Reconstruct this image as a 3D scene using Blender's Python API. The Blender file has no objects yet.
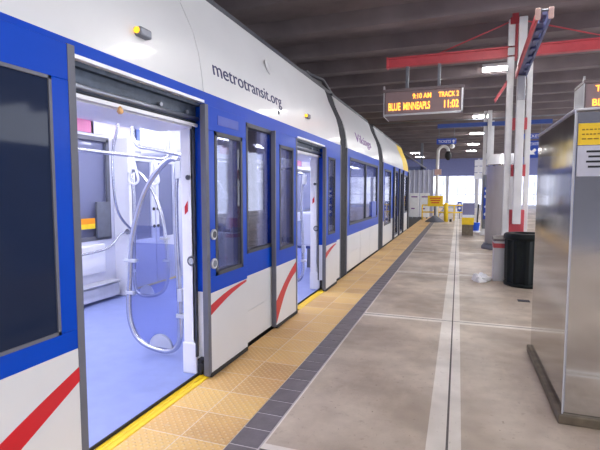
import bpy, bmesh, math, random
from mathutils import Vector, Matrix, Euler
random.seed(4)
S = bpy.context.scene
COL = S.collection
PI = math.pi

# ------------------------------------------------------------------ materials
def srgb(r, g, b):
    f = lambda c: (c/255/12.92) if c/255 <= .04045 else ((c/255+.055)/1.055)**2.4
    return (f(r), f(g), f(b), 1)

def mat(name, rgb, rough=.5, metal=0., var=.0, scale=8., spec=.5, bump=0., bscale=60., coat=0., stretch=(1, 1, 1), detail=4., rvar=0.):
    m = bpy.data.materials.new(name); m.use_nodes = True
    nt = m.node_tree; b = nt.nodes['Principled BSDF']
    c = srgb(*rgb)
    b.inputs['Base Color'].default_value = c
    b.inputs['Roughness'].default_value = rough
    b.inputs['Metallic'].default_value = metal
    b.inputs['Specular IOR Level'].default_value = spec
    b.inputs['Coat Weight'].default_value = coat
    b.inputs['Coat Roughness'].default_value = .08
    tc = nt.nodes.new('ShaderNodeTexCoord')
    mp = nt.nodes.new('ShaderNodeMapping'); mp.inputs['Scale'].default_value = stretch
    nt.links.new(tc.outputs['Object'], mp.inputs['Vector'])
    n = nt.nodes.new('ShaderNodeTexNoise'); n.inputs['Scale'].default_value = scale; n.inputs['Detail'].default_value = detail
    nt.links.new(mp.outputs['Vector'], n.inputs['Vector'])
    v = var if var else .04
    mix = nt.nodes.new('ShaderNodeMix'); mix.data_type = 'RGBA'
    mix.inputs['A'].default_value = tuple(max(0, k*(1-v)) for k in c[:3]) + (1,)
    mix.inputs['B'].default_value = tuple(min(1, k*(1+v)) for k in c[:3]) + (1,)
    rp = nt.nodes.new('ShaderNodeMapRange'); rp.inputs['From Min'].default_value = .3; rp.inputs['From Max'].default_value = .7
    nt.links.new(n.outputs['Fac'], rp.inputs['Value'])
    nt.links.new(rp.outputs['Result'], mix.inputs['Factor'])
    nt.links.new(mix.outputs['Result'], b.inputs['Base Color'])
    if rvar:
        r2 = nt.nodes.new('ShaderNodeMapRange'); r2.inputs['From Min'].default_value = .3; r2.inputs['From Max'].default_value = .7
        r2.inputs['To Min'].default_value = max(0, rough-rvar); r2.inputs['To Max'].default_value = rough+rvar
        nt.links.new(n.outputs['Fac'], r2.inputs['Value']); nt.links.new(r2.outputs['Result'], b.inputs['Roughness'])
    if bump:
        n2 = nt.nodes.new('ShaderNodeTexNoise'); n2.inputs['Scale'].default_value = bscale
        nt.links.new(mp.outputs['Vector'], n2.inputs['Vector'])
        bp = nt.nodes.new('ShaderNodeBump'); bp.inputs['Strength'].default_value = bump; bp.inputs['Distance'].default_value = .02
        nt.links.new(n2.outputs['Fac'], bp.inputs['Height']); nt.links.new(bp.outputs['Normal'], b.inputs['Normal'])
    return m

def emis(name, rgb, strength):
    m = bpy.data.materials.new(name); m.use_nodes = True
    b = m.node_tree.nodes['Principled BSDF']
    b.inputs['Base Color'].default_value = srgb(*rgb)
    b.inputs['Emission Color'].default_value = srgb(*rgb)
    b.inputs['Emission Strength'].default_value = strength
    return m

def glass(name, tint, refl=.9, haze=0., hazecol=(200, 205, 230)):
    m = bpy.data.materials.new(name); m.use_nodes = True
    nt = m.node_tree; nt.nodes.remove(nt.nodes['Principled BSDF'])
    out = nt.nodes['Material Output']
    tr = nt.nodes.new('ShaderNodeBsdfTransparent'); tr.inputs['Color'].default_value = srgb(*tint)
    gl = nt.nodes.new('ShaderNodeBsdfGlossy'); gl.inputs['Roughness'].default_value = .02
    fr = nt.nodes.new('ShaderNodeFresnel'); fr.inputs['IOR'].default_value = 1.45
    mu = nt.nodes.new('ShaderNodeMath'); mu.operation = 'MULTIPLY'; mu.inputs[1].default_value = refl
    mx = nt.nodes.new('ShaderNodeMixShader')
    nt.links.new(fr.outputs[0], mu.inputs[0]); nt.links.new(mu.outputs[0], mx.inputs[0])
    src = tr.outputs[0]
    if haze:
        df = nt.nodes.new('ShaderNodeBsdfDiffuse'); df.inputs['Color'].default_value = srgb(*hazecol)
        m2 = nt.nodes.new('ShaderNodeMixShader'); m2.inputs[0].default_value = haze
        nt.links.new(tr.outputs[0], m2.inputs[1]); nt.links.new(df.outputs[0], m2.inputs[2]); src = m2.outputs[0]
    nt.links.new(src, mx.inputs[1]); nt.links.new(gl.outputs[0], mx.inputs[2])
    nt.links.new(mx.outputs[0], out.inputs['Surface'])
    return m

BLUE = mat('train_blue', (0, 66, 182), .32, spec=.18, coat=.05, var=.05, scale=2)
WHITE = mat('train_white', (212, 213, 217), .35, coat=.2, var=.03, scale=1.5)
PLASTIC = mat('interior_white', (232, 232, 240), .4, var=.02)
PANEL = mat('interior_panel', (205, 207, 225), .4, var=.04, scale=3)
RED = mat('swoosh_red', (196, 22, 38), .3, coat=.3)
SEAL = mat('grey_seal', (98, 100, 112), .6)
BLACK = mat('black_rubber', (26, 27, 32), .6)
DARKGREY = mat('dark_grey', (58, 60, 70), .5, var=.15, scale=20)
BELLOW = mat('bellows_rubber', (62, 62, 68), .7, var=.2, scale=15)
ALU = mat('door_track_aluminium', (150, 155, 168), .35, .7)
TRACKM = mat('door_track_dark', (66, 76, 92), .45, .3, var=.35, scale=14)
TRAINFLOOR = mat('train_floor', (138, 150, 204), .45, var=.05, scale=6)
YELLOW = mat('yellow_sill', (242, 205, 40), .45, var=.08, scale=12)
DARKGLASS = mat('dark_tinted_glass', (32, 42, 66), .06, spec=.3, var=.1, scale=1)
CLEAR = glass('clear_glass', (222, 224, 240), .8)
TINT = glass('tinted_glass', (222, 226, 244), .8, .03)
TINTFAR = glass('tinted_glass_painted_reflection', (120, 130, 170), 1., .42, (172, 178, 220))  # lavender diffuse part paints the bright cabin's reflection into these panes
SCREEN = glass('windscreen_glass', (222, 226, 245), .7, .06)
CHROME = mat('brushed_steel_tube', (196, 198, 208), .25, .9)
STEEL = mat('brushed_stainless', (205, 203, 203), .1, 1., var=.03, scale=2.2, stretch=(1, 1, .5), rvar=.04, bump=.03, bscale=2.5)
STEEL2 = mat('dull_stainless', (205, 205, 212), .4, .3, var=.06, scale=3, stretch=(3, 3, .8))
SKIRT = mat('worn_base_trim', (120, 110, 95), .45, .5, var=.25, scale=10)
GREEN = mat('dark_green_paint', (8, 19, 22), .5, spec=.3, var=.15, scale=20)
GRED = mat('red_steel_paint', (196, 76, 86), .45, var=.1, scale=6)
GWHITE = mat('white_steel_paint', (230, 230, 232), .5, var=.06, scale=5)
GBLUE = mat('blue_steel_paint', (45, 75, 150), .5, var=.1)
GREYSTEEL = mat('galvanised_steel', (120, 124, 135), .45, .5, var=.1)
BLUESTEEL = mat('blue_grey_steel', (104, 114, 158), .45, .4, var=.15, scale=12)
SIGNBLUE = mat('sign_blue', (28, 70, 175), .4)
SIGNWHITE = mat('sign_white', (240, 242, 248), .5)
SIGNGREY = mat('sign_housing', (112, 100, 104), .5)
SIGNFACE = mat('sign_face', (140, 120, 124), .3)
SIGNSILVER = mat('sign_silver', (200, 202, 208), .35, .4)
LED = emis('led_amber', (255, 158, 62), 1.25)
LAMP = emis('lamp_diffuser', (255, 252, 248), 60.)
LEDSTRIP = emis('train_ceiling_lamp', (250, 250, 255), 9.)
AMBER = emis('amber_marker', (255, 180, 40), .8)
def lit_window():
    m = emis('lit_window', (235, 240, 255), 1.)
    nt = m.node_tree; b = nt.nodes['Principled BSDF']
    tc = nt.nodes.new('ShaderNodeTexCoord'); n = nt.nodes.new('ShaderNodeTexNoise'); n.inputs['Scale'].default_value = 1.1; n.inputs['Detail'].default_value = 3
    nt.links.new(tc.outputs['Object'], n.inputs['Vector'])
    r_ = nt.nodes.new('ShaderNodeValToRGB'); r_.color_ramp.elements[0].position = .35; r_.color_ramp.elements[0].color = (.22, .24, .34, 1)
    r_.color_ramp.elements[1].position = .62; r_.color_ramp.elements[1].color = (.8, .84, 1, 1)
    nt.links.new(n.outputs['Fac'], r_.inputs[0]); nt.links.new(r_.outputs[0], b.inputs['Emission Color'])
    return m
WINLIGHT = lit_window()
LAVWALL = mat('far_wall_pale', (205, 208, 222), .7, var=.06)
LAVBEAM = mat('far_beam_blue', (128, 134, 185), .7, var=.06)
CEIL = mat('ceiling_concrete', (120, 110, 114), .85, var=.18, scale=1.5, bump=.15, bscale=9)
STEM = mat('ceiling_rib_concrete', (120, 110, 113), .85, var=.18, scale=1.2, bump=.15, bscale=9)
TRACKBED = mat('trackbed', (48, 46, 46), .9, var=.3, scale=12)
WALLC = mat('wall_concrete', (92, 92, 100), .85, var=.15, scale=2)
PAPER = mat('paper_white', (246, 246, 248), .7)
LABELY = mat('label_yellow', (240, 200, 40), .5)
INK = mat('ink_dark', (20, 20, 30), .6)
NAVY = mat('lettering_navy', (30, 34, 90), .5)
PURPLE = mat('lettering_purple', (120, 60, 150), .5)
SEATM = mat('seat_fabric', (70, 82, 140), .8, var=.2, scale=40)
ORANGE = mat('warning_orange', (240, 150, 20), .5)

# platform materials ------------------------------------------------
def concrete(name, base, dark, light):
    m = bpy.data.materials.new(name); m.use_nodes = True
    nt = m.node_tree; b = nt.nodes['Principled BSDF']; b.inputs['Roughness'].default_value = .5
    b.inputs['Specular IOR Level'].default_value = .4
    tc = nt.nodes.new('ShaderNodeTexCoord')
    def noise(sc, det=5, st=None):
        n = nt.nodes.new('ShaderNodeTexNoise'); n.inputs['Scale'].default_value = sc; n.inputs['Detail'].default_value = det
        n.inputs['Roughness'].default_value = .65
        if st:
            mp = nt.nodes.new('ShaderNodeMapping'); mp.inputs['Scale'].default_value = st
            nt.links.new(tc.outputs['Object'], mp.inputs['Vector']); nt.links.new(mp.outputs['Vector'], n.inputs['Vector'])
        else: nt.links.new(tc.outputs['Object'], n.inputs['Vector'])
        return n
    def ramp(n, a, c):
        r = nt.nodes.new('ShaderNodeMapRange'); r.inputs['From Min'].default_value = a; r.inputs['From Max'].default_value = c
        nt.links.new(n.outputs['Fac'], r.inputs['Value']); return r
    def mix(fac, A, B):
        x = nt.nodes.new('ShaderNodeMix'); x.data_type = 'RGBA'
        nt.links.new(fac, x.inputs['Factor'])
        for k, v in (('A', A), ('B', B)):
            if isinstance(v, tuple): x.inputs[k].default_value = srgb(*v)
            else: nt.links.new(v, x.inputs[k])
        return x.outputs['Result']
    c1 = mix(ramp(noise(.9, 6), .35, .65).outputs[0], dark, light)
    r3 = ramp(noise(3.2, 8, (1.6, .6, 1)), .52, .72); 
    c2 = mix(r3.outputs[0], c1, base)
    r4 = ramp(noise(14, 6), .58, .75)
    c3 = mix(r4.outputs[0], c2, dark)
    c4 = mix(ramp(noise(.55, 4), .45, .62).outputs[0], c3, tuple(int(k*.9) for k in dark))
    mx_ = c4.node; mx_.inputs['B'].default_value = srgb(*[int(k*.93) for k in dark])
    r5 = ramp(noise(26, 3), .66, .74)
    c5 = mix(r5.outputs[0], c4, tuple(int(k*.72) for k in dark))
    nt.links.new(c5, b.inputs['Base Color'])
    bp = nt.nodes.new('ShaderNodeBump'); bp.inputs['Strength'].default_value = .12; bp.inputs['Distance'].default_value = .01
    nt.links.new(noise(40).outputs['Fac'], bp.inputs['Height']); nt.links.new(bp.outputs['Normal'], b.inputs['Normal'])
    rr = ramp(noise(2.5), .3, .7); rr.inputs['To Min'].default_value = .34; rr.inputs['To Max'].default_value = .6
    nt.links.new(rr.outputs[0], b.inputs['Roughness'])
    return m
CONC = concrete('platform_concrete', (204, 187, 169), (170, 153, 137), (214, 199, 182))
CONCBAND = concrete('platform_joint_band', (238, 229, 219), (216, 206, 195), (244, 237, 229))
JOINT = mat('joint_dark', (92, 84, 80), .8, var=.2, scale=30)

def tactile():
    m = bpy.data.materials.new('tactile_paving'); m.use_nodes = True
    nt = m.node_tree; b = nt.nodes['Principled BSDF']; b.inputs['Roughness'].default_value = .5
    tc = nt.nodes.new('ShaderNodeTexCoord'); sp = nt.nodes.new('ShaderNodeSeparateXYZ')
    nt.links.new(tc.outputs['Object'], sp.inputs[0])
    def M(op, a, c=None):
        n = nt.nodes.new('ShaderNodeMath'); n.operation = op
        for i, v in enumerate((a, c)):
            if v is None: continue
            if isinstance(v, (int, float)): n.inputs[i].default_value = v
            else: nt.links.new(v, n.inputs[i])
        return n.outputs[0]
    P = .0565
    sx = M('SINE', M('MULTIPLY', sp.outputs['X'], 2*PI/P)); sy = M('SINE', M('MULTIPLY', sp.outputs['Y'], 2*PI/P))
    h = M('MAXIMUM', M('ADD', M('MULTIPLY', sx, sy), -.25), 0.)
    bp = nt.nodes.new('ShaderNodeBump'); bp.inputs['Strength'].default_value = .8; bp.inputs['Distance'].default_value = .012
    nt.links.new(h, bp.inputs['Height']); nt.links.new(bp.outputs['Normal'], b.inputs['Normal'])
    n1 = nt.nodes.new('ShaderNodeTexNoise'); n1.inputs['Scale'].default_value = 3.; n1.inputs['Detail'].default_value = 6
    nt.links.new(tc.outputs['Object'], n1.inputs['Vector'])
    n2 = nt.nodes.new('ShaderNodeTexWhiteNoise'); n2.noise_dimensions = '2D'
    fl = nt.nodes.new('ShaderNodeVectorMath'); fl.operation = 'FLOOR'
    mp = nt.nodes.new('ShaderNodeMapping'); mp.inputs['Scale'].default_value = (1/.34, 1/.34, 1); mp.inputs['Location'].default_value = (-.06, 0, 0)
    nt.links.new(tc.outputs['Object'], mp.inputs['Vector']); nt.links.new(mp.outputs['Vector'], fl.inputs[0]); nt.links.new(fl.outputs[0], n2.inputs['Vector'])
    f = M('ADD', M('MULTIPLY', n2.outputs['Value'], .55), M('MULTIPLY', n1.outputs['Fac'], .6))
    cr = nt.nodes.new('ShaderNodeValToRGB')
    cr.color_ramp.elements[0].position = .2; cr.color_ramp.elements[0].color = srgb(204, 158, 106)
    cr.color_ramp.elements[1].position = .95; cr.color_ramp.elements[1].color = srgb(238, 200, 126)
    e = cr.color_ramp.elements.new(.55); e.color = srgb(228, 184, 118)
    nt.links.new(f, cr.inputs[0])
    n3 = nt.nodes.new('ShaderNodeTexNoise'); n3.inputs['Scale'].default_value = 22.; n3.inputs['Detail'].default_value = 4
    nt.links.new(tc.outputs['Object'], n3.inputs['Vector'])
    mr = nt.nodes.new('ShaderNodeMapRange'); mr.inputs['From Min'].default_value = .55; mr.inputs['From Max'].default_value = .75; mr.inputs['To Max'].default_value = .5
    nt.links.new(n3.outputs['Fac'], mr.inputs['Value'])
    mx = nt.nodes.new('ShaderNodeMix'); mx.data_type = 'RGBA'; nt.links.new(mr.outputs[0], mx.inputs['Factor'])
    nt.links.new(cr.outputs[0], mx.inputs['A']); mx.inputs['B'].default_value = srgb(216, 190, 160)
    # pale grout on the tile grid
    def grout(ax, off):
        fr = M('FRACT', M('ADD', M('MULTIPLY', sp.outputs[ax], 1/.34), off))
        return M('LESS_THAN', fr, .028)
    g = M('MAXIMUM', grout('X', 2.02/.34+20-.0), grout('Y', 20.))
    m3 = nt.nodes.new('ShaderNodeMix'); m3.data_type = 'RGBA'; nt.links.new(M('MULTIPLY', g, .95), m3.inputs['Factor'])
    nt.links.new(mx.outputs['Result'], m3.inputs['A']); m3.inputs['B'].default_value = srgb(236, 214, 186)
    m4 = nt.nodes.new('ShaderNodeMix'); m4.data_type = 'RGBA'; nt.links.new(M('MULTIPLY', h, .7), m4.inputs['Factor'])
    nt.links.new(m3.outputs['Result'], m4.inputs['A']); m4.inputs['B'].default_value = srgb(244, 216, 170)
    nt.links.new(m4.outputs['Result'], b.inputs['Base Color'])
    return m
TACT = tactile()
DTILE = mat('dark_paver', (116, 109, 114), .5, var=.12, scale=9, bump=.15, bscale=50)
GROUT = mat('pale_grout', (196, 188, 190), .8, var=.08)

# ------------------------------------------------------------------ mesh helpers
class MB:
    def __init__(s): s.bm = bmesh.new()
    def box(s, x0, x1, y0, y1, z0, z1, mi=0):
        if x0 > x1: x0, x1 = x1, x0
        if y0 > y1: y0, y1 = y1, y0
        if z0 > z1: z0, z1 = z1, z0
        v = [s.bm.verts.new(p) for p in ((x0, y0, z0), (x1, y0, z0), (x1, y1, z0), (x0, y1, z0), (x0, y0, z1), (x1, y0, z1), (x1, y1, z1), (x0, y1, z1))]
        for f in ((0, 3, 2, 1), (4, 5, 6, 7), (0, 1, 5, 4), (1, 2, 6, 5), (2, 3, 7, 6), (3, 0, 4, 7)):
            s.bm.faces.new([v[i] for i in f]).material_index = mi
        return s
    def tube(s, pts, r, n=10, mi=0, cap=True):
        pts = [Vector(p) for p in pts]; rings = []
        up = None
        for i, p in enumerate(pts):
            d = (pts[min(i+1, len(pts)-1)]-pts[max(i-1, 0)]).normalized()
            if up is None: up = d.orthogonal().normalized()
            else:
                up = (up-d*up.dot(d)); up = up.normalized() if up.length > 1e-6 else d.orthogonal().normalized()
            w = d.cross(up); rr = r[i] if isinstance(r, (list, tuple)) else r
            rings.append([s.bm.verts.new(p+(up*math.cos(2*PI*k/n)+w*math.sin(2*PI*k/n))*rr) for k in range(n)])
        for a, b in zip(rings, rings[1:]):
            for k in range(n):
                f = s.bm.faces.new((a[k], a[(k+1) % n], b[(k+1) % n], b[k])); f.smooth = True; f.material_index = mi
        if cap:
            s.bm.faces.new(rings[0][::-1]).material_index = mi; s.bm.faces.new(rings[-1]).material_index = mi
        return s
    def prism(s, poly, axis, a, b, mi=0, smooth=False):
        # poly: list of 2D points; axis 'x' -> (y,z), 'y' -> (x,z), 'z' -> (x,y)
        def P(p, t):
            return (t, p[0], p[1]) if axis == 'x' else ((p[0], t, p[1]) if axis == 'y' else (p[0], p[1], t))
        A = [s.bm.verts.new(P(p, a)) for p in poly]; B = [s.bm.verts.new(P(p, b)) for p in poly]
        n = len(poly)
        for k in range(n):
            f = s.bm.faces.new((A[k], A[(k+1) % n], B[(k+1) % n], B[k])); f.material_index = mi; f.smooth = smooth
        s.bm.faces.new(A[::-1]).material_index = mi; s.bm.faces.new(B).material_index = mi
        return s
    def lathe(s, prof, c, n=32, mi=0):
        rings = [[s.bm.verts.new((c[0]+r*math.cos(2*PI*k/n), c[1]+r*math.sin(2*PI*k/n), c[2]+z)) for k in range(n)] for r, z in prof]
        for a, b in zip(rings, rings[1:]):
            for k in range(n):
                f = s.bm.faces.new((a[k], a[(k+1) % n], b[(k+1) % n], b[k])); f.smooth = True; f.material_index = mi
        s.bm.faces.new(rings[0][::-1]).material_index = mi; s.bm.faces.new(rings[-1]).material_index = mi
        return s
    def build(s, name, mats, parent=None, bevel=0., seg=2):
        bmesh.ops.recalc_face_normals(s.bm, faces=s.bm.faces)
        me = bpy.data.meshes.new(name); s.bm.to_mesh(me); s.bm.free()
        for m in (mats if isinstance(mats, (list, tuple)) else [mats]): me.materials.append(m)
        o = bpy.data.objects.new(name, me); COL.objects.link(o)
        if bevel:
            bv = o.modifiers.new('bevel', 'BEVEL'); bv.width = bevel; bv.segments = seg; bv.limit_method = 'ANGLE'; bv.angle_limit = .6
        if parent: setpar(o, parent)
        return o

def origin(o):
    m = Matrix.Identity(4); p = o
    while p: m = Matrix.Translation(p.location) @ m if not p.parent else m; p = p.parent
    return m
def setpar(o, p):
    o.parent = p
    r = p
    while r.parent: r = r.parent
    # children keep world coordinates in their meshes; only the root Empty is displaced
    o.matrix_parent_inverse = Matrix.Translation(-r.location) if p == r else Matrix.Identity(4)

def thing(name, label, cat, loc, group=None):
    o = bpy.data.objects.new(name, None); COL.objects.link(o); o.location = loc; o.empty_display_size = .2
    return tag(o, label, cat, group)
def tag(o, label, cat, group=None):
    o['label'] = label; o['category'] = cat
    if group: o['group'] = group
    return o
def struct(name, mb, mats, bevel=0.):
    o = mb.build(name, mats, None, bevel); o['kind'] = 'structure'; return o
def copy_tree(o, parent=None):
    c = o.copy(); COL.objects.link(c)
    if parent: c.parent = parent
    for ch in list(o.children): copy_tree(ch, c)
    return c

def text(body, name, m, parent, at, ux, uy, height=None, width=None, depth=.004, align='LEFT', bold=0.):
    """lettering: ux/uy are the world directions of the writing; scaled to the given size"""
    cu = bpy.data.curves.new(name, 'FONT'); cu.body = body; cu.size = 1; cu.extrude = 0; cu.offset = bold; cu.align_x = 'LEFT'
    t = bpy.data.objects.new('tmp_text', cu); COL.objects.link(t)
    bpy.context.view_layer.update()
    dg = bpy.context.evaluated_depsgraph_get()
    me = bpy.data.meshes.new_from_object(t.evaluated_get(dg))
    bpy.data.objects.remove(t); bpy.data.curves.remove(cu)
    xs = [v.co.x for v in me.vertices]; ys = [v.co.y for v in me.vertices]
    w, h = max(xs)-min(xs), max(ys)-min(ys)
    kx = (width/w) if width else (height/h)
    ky = (height/h) if height else kx
    ux, uy = Vector(ux).normalized(), Vector(uy).normalized(); nz = ux.cross(uy)
    bm = bmesh.new(); bm.from_mesh(me); bpy.data.meshes.remove(me)
    ox = min(xs); oy = min(ys)
    shift = 0 if align == 'LEFT' else -(w*kx)/2
    for v in bm.verts:
        v.co = Vector(at) + ux*((v.co.x-ox)*kx+shift) + uy*((v.co.y-oy)*ky)
    g = bmesh.ops.extrude_face_region(bm, geom=list(bm.faces))
    bmesh.ops.translate(bm, vec=nz*depth, verts=[e for e in g['geom'] if isinstance(e, bmesh.types.BMVert)])
    k = MB(); k.bm.free(); k.bm = bm
    return k.build(name, m, parent)

def smooth_path(pts, sub=6):
    P = [Vector(p) for p in pts]; out = []
    for i in range(len(P)-1):
        p0, p1, p2, p3 = P[max(i-1, 0)], P[i], P[i+1], P[min(i+2, len(P)-1)]
        for k in range(sub):
            t = k/sub
            out.append(.5*((2*p1)+(-p0+p2)*t+(2*p0-5*p1+4*p2-p3)*t*t+(-p0+3*p1-3*p2+p3)*t**3))
    out.append(P[-1]); return out

# ------------------------------------------------------------------ platform, ceiling, walls
YE, YB = 46., -7.
EDGE = -2.0
m = MB()
def slab_strip(mb, x0, x1, mi): mb.box(x0, x1, YB, YE, -.35, 0., mi)
f = MB()
# concrete panels: joints along the platform at x=-.03, cross joints every 3.3 m
xs = [(-1.13, -1.12, 1), (-1.12, -.155, 0), (-.155, -.037, 1), (-.037, -.022, 2), (-.022, .055, 1), (.055, 12., 0)]
yj = [2.43+3.3*k for k in range(-3, 14)]
ys = [YB]
spans = []
prev = YB
for y in yj:
    if y-.095 > prev:
        spans += [(prev, y-.095, 0), (y-.095, y-.01, 1), (y-.01, y+.008, 2), (y+.008, y+.07, 1)]; prev = y+.07
spans.append((prev, YE, 0))
for x0, x1, a in xs:
    for y0, y1, b in spans:
        q = [f.bm.verts.new(p) for p in ((x0, y0, 0), (x1, y0, 0), (x1, y1, 0), (x0, y1, 0))]
        f.bm.faces.new(q).material_index = max(a, b)
f.box(-1.13, 12., YB, YE, -.5, -.02, 2)
struct('floor', f, [CONC, CONCBAND, JOINT])
t = MB().box(EDGE, -1.34, YB, YE, -.5, .004)
struct('trim_1', t, TACT)
t = MB(); t.box(-1.34, -1.13, YB, YE, -.5, -.001, 1)
k = YB
n0 = int((2.634-YB)/.211)
for i in range(int((YE-YB)/.211)):
    y = 2.634-n0*.211+i*.211
    t.box(-1.333, -1.142, y+.008, y+.203, -.01, .003, 0)
struct('trim_2', t, [DTILE, GROUT])
struct('floor_track', MB().box(-12, EDGE-.0, YB, YE, -.75, -.55), TRACKBED)
c = MB()
c.box(-12, 12, YB, YE, 5.02, 5.4, 0)
y = -6.4
while y < 45.5:
    c.prism([(y-.22, 5.02), (y-.13, 4.74), (y+.13, 4.74), (y+.22, 5.02)], 'x', -12, 12, 1)
    y += 1.52
struct('ceiling', c, [CEIL, STEM])
w = MB().box(-12.3, -12, YB, YE, -.75, 5.4)
struct('wall_left', w, WALLC)
# far end wall: blue-grey beam over glazing
w = MB()
w.box(-12, 12, YE, YE+.3, 3.1, 5.4, 1); w.box(-12, 12, YE, YE+.3, -.6, .35, 0)
for x in (-12, -7.4, -4.6, -2.15, -1.2, 1.45, 4.2, 7.6, 11.7):
    w.box(x, x+.3, YE, YE+.3, .35, 3.1, 0)
struct('wall_back', w, [LAVWALL, LAVBEAM])
for i, (a, b) in enumerate(((-11.7, -7.4), (-7.1, -4.6), (-4.3, -2.15), (-1.85, -1.2), (-.9, 1.45), (1.75, 4.2), (4.5, 7.6), (7.9, 11.7))):
    wn = MB(); wn.box(a, b, YE+.12, YE+.14, .35, 3.1, 0)
    for k in range(1, 3): wn.box(a+(b-a)*k/3-.02, a+(b-a)*k/3+.02, YE+.09, YE+.12, .35, 3.1, 1)
    wn.box(a, b, YE+.08, YE+.12, 1.3, 1.36, 1)
    struct('window_%d' % (i+1), wn, [WINLIGHT, LAVWALL])

# ------------------------------------------------------------------ the train
TR = thing('light_rail_train', 'white and blue light rail train with red swooshes standing at the platform with doors open', 'train', (-3.5, 6., -.55))
XF, XI, XO = -2.02, -2.14, -5.05         # near face, near inner face, opposite face
D1, D2 = (1.91, 3.30), (5.60, 6.88)      # the two doorways
ZB = .735                                # blue begins
PROF = [(-2.02, 2.43), (-2.035, 2.58), (-2.062, 2.75), (-2.11, 2.92), (-2.18, 3.07), (-2.25, 3.22), (-2.295, 3.36), (-2.33, 3.43)]

def roof_poly(dx=0.):
    near = [(x-dx, z-dx*.5) for x, z in PROF]
    far = [(-7.07-x, z) for x, z in reversed(near)]
    return near + [(-3.0, 3.47), (-4.07, 3.47)] + far + [(XO+.1, 2.43), (XO+.1, 2.66), (XI, 2.66), (XI, 2.43)]
def fascia(y0, y1, name='roof_fairing', mats=WHITE):
    mb = MB(); mb.prism(roof_poly(), 'y', y0, y1)
    o = mb.build(name, mats, TR)
    for p_ in o.data.polygons: p_.use_smooth = True
    o.data.set_sharp_from_angle(angle=.45)
    return o

# --- upper white fairings with seams, yellow nose cap further down
fascia(-6, 3.29); fascia(3.30, 7.88)
fascia(8.42, 12.02); fascia(12.78, 17.6)
fascia(17.6, 19.4, 'nose_cap', YELLOW)['label'] = 'golden yellow roof corner at the far nose of the train'
# nose: tapering end
nb = MB()
ring = []
for y, ins in ((19.4, 0), (20.0, .12), (20.5, .38), (20.9, .8)):
    ring.append([nb.bm.verts.new(p) for p in ((XF-ins, y, -.3), (XF-ins, y, ZB), (XF-ins, y, 2.43), (-2.33-ins, y, 3.4-ins*.6), (-4.74+ins, y, 3.4-ins*.6), (XO+ins, y, 2.43), (XO+ins, y, ZB), (XO+ins, y, -.3))])
for a, b in zip(ring, ring[1:]):
    for k in range(8):
        fc = nb.bm.faces.new((a[k], a[(k+1) % 8], b[(k+1) % 8], b[k])); fc.material_index = {0: 0, 1: 1, 2: 2, 3: 2, 4: 2, 5: 1, 6: 0, 7: 0}[k]
nb.bm.faces.new(ring[-1]).material_index = 1
nb.build('nose', [WHITE, DARKGLASS, YELLOW], TR)
# roof gutters and roof gear
g = MB()
for a, b in ((-6, 7.88), (8.42, 12.02), (12.78, 19.4)): g.box(-2.40, -2.325, a, b, 3.425, 3.475)
g.build('roof_gutter', DARKGREY, TR)
g = MB(); g.box(-3.2, -2.42, 6.9, 8.9, 3.47, 3.56); g.box(-2.9, -2.5, 7.4, 8.3, 3.56, 3.68)
g.tube([(-2.5, 7.2, 3.6), (-2.42, 8.1, 3.66), (-2.5, 9.2, 3.55)], .03)
g.build('roof_equipment', DARKGREY, TR)

# --- side walls: columns of panels with openings
def side(name, spans_, y0=None):
    mb = MB()
    for (a, b, holes) in spans_:
        cuts = [(0.035, 'solid')]
        zs = [.035]; segs = []
        z = .035
        for (h0, h1) in holes + [(2.43, 2.43)]:
            if h0 > z: segs.append((z, h0))
            z = h1
        for (s0, s1) in segs:
            if s0 < ZB < s1:
                mb.box(XI+.02, XF, a, b, s0, ZB, 0); mb.box(XI+.02, XF, a, b, ZB, s1, 1)
            else: mb.box(XI+.02, XF, a, b, s0, s1, 0 if s1 <= ZB else 1)
    return mb.build(name, [WHITE, BLUE], TR)
L1 = (3.40, 3.98); W1 = (4.08, 4.83); L2 = (4.93, 5.45)
side('side_wall', [(-6, D1[0], []), (D1[0], D1[1], [(0, 2.36)]), (D1[1], L1[0], []), (L1[0], L1[1], [(.866, 2.13)]), (L1[1], W1[0], []), (W1[0], W1[1], [(.965, 2.29)]),
                   (W1[1], L2[0], []), (L2[0], L2[1], [(.91, 2.17)]), (L2[1], D2[0], []), (D2[0], D2[1], [(0, 2.33)]), (D2[1], 7.0, []), (7.0, 7.55, [(.9, 2.17)]), (7.55, 7.88, [])])
side('side_wall', [(8.42, 8.62, []), (8.62, 11.85, [(.93, 2.27)]), (11.85, 12.02, [])])
side('side_wall', [(12.78, 13.0, []), (13.0, 14.35, [(.6, 2.25)]), (14.35, 15.2, [(.1, .1)]), (15.2, 16.05, [(.1, 2.3)]), (16.05, 16.5, []), (16.5, 17.4, [(.1, 2.3)]), (17.4, 17.7, []), (17.7, 19.2, [(.75, 2.25)]), (19.2, 19.4, [])])
MB().box(XI+.05, XF-.06, -6, 19.4, -.3, .035).build('skirt', BLACK, TR)
# inner lining of the near wall
ln = MB()
for a, b, hs in ((-1.5, D1[0]-.1, []), (3.3, L1[0], []), (L1[0], L1[1], [(.866, 2.13)]), (L1[1], W1[0], []), (W1[0], W1[1], [(.965, 2.29)]), (W1[1], L2[0], []), (L2[0], L2[1], [(.91, 2.17)]), (L2[1], D2[0]-.02, []),
                 (D2[1]+.02, 7.0, []), (7.0, 7.55, [(.9, 2.17)]), (7.55, 8.62, []), (8.62, 11.85, [(.93, 2.27)]), (11.85, 13., []), (13., 14.35, [(.6, 2.25)]), (14.35, 15.2, []), (15.2, 16.05, [(.1, 2.3)]), (16.05, 16.5, []), (16.5, 17.4, [(.1, 2.3)]), (17.4, 17.7, []), (17.7, 19.2, [(.75, 2.25)])):
    z = 0.
    for h0, h1 in hs + [(2.66, 2.66)]:
        if h0 > z: ln.box(XI-.02, XI+.018, a, b, z, h0)
        z = h1
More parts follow.
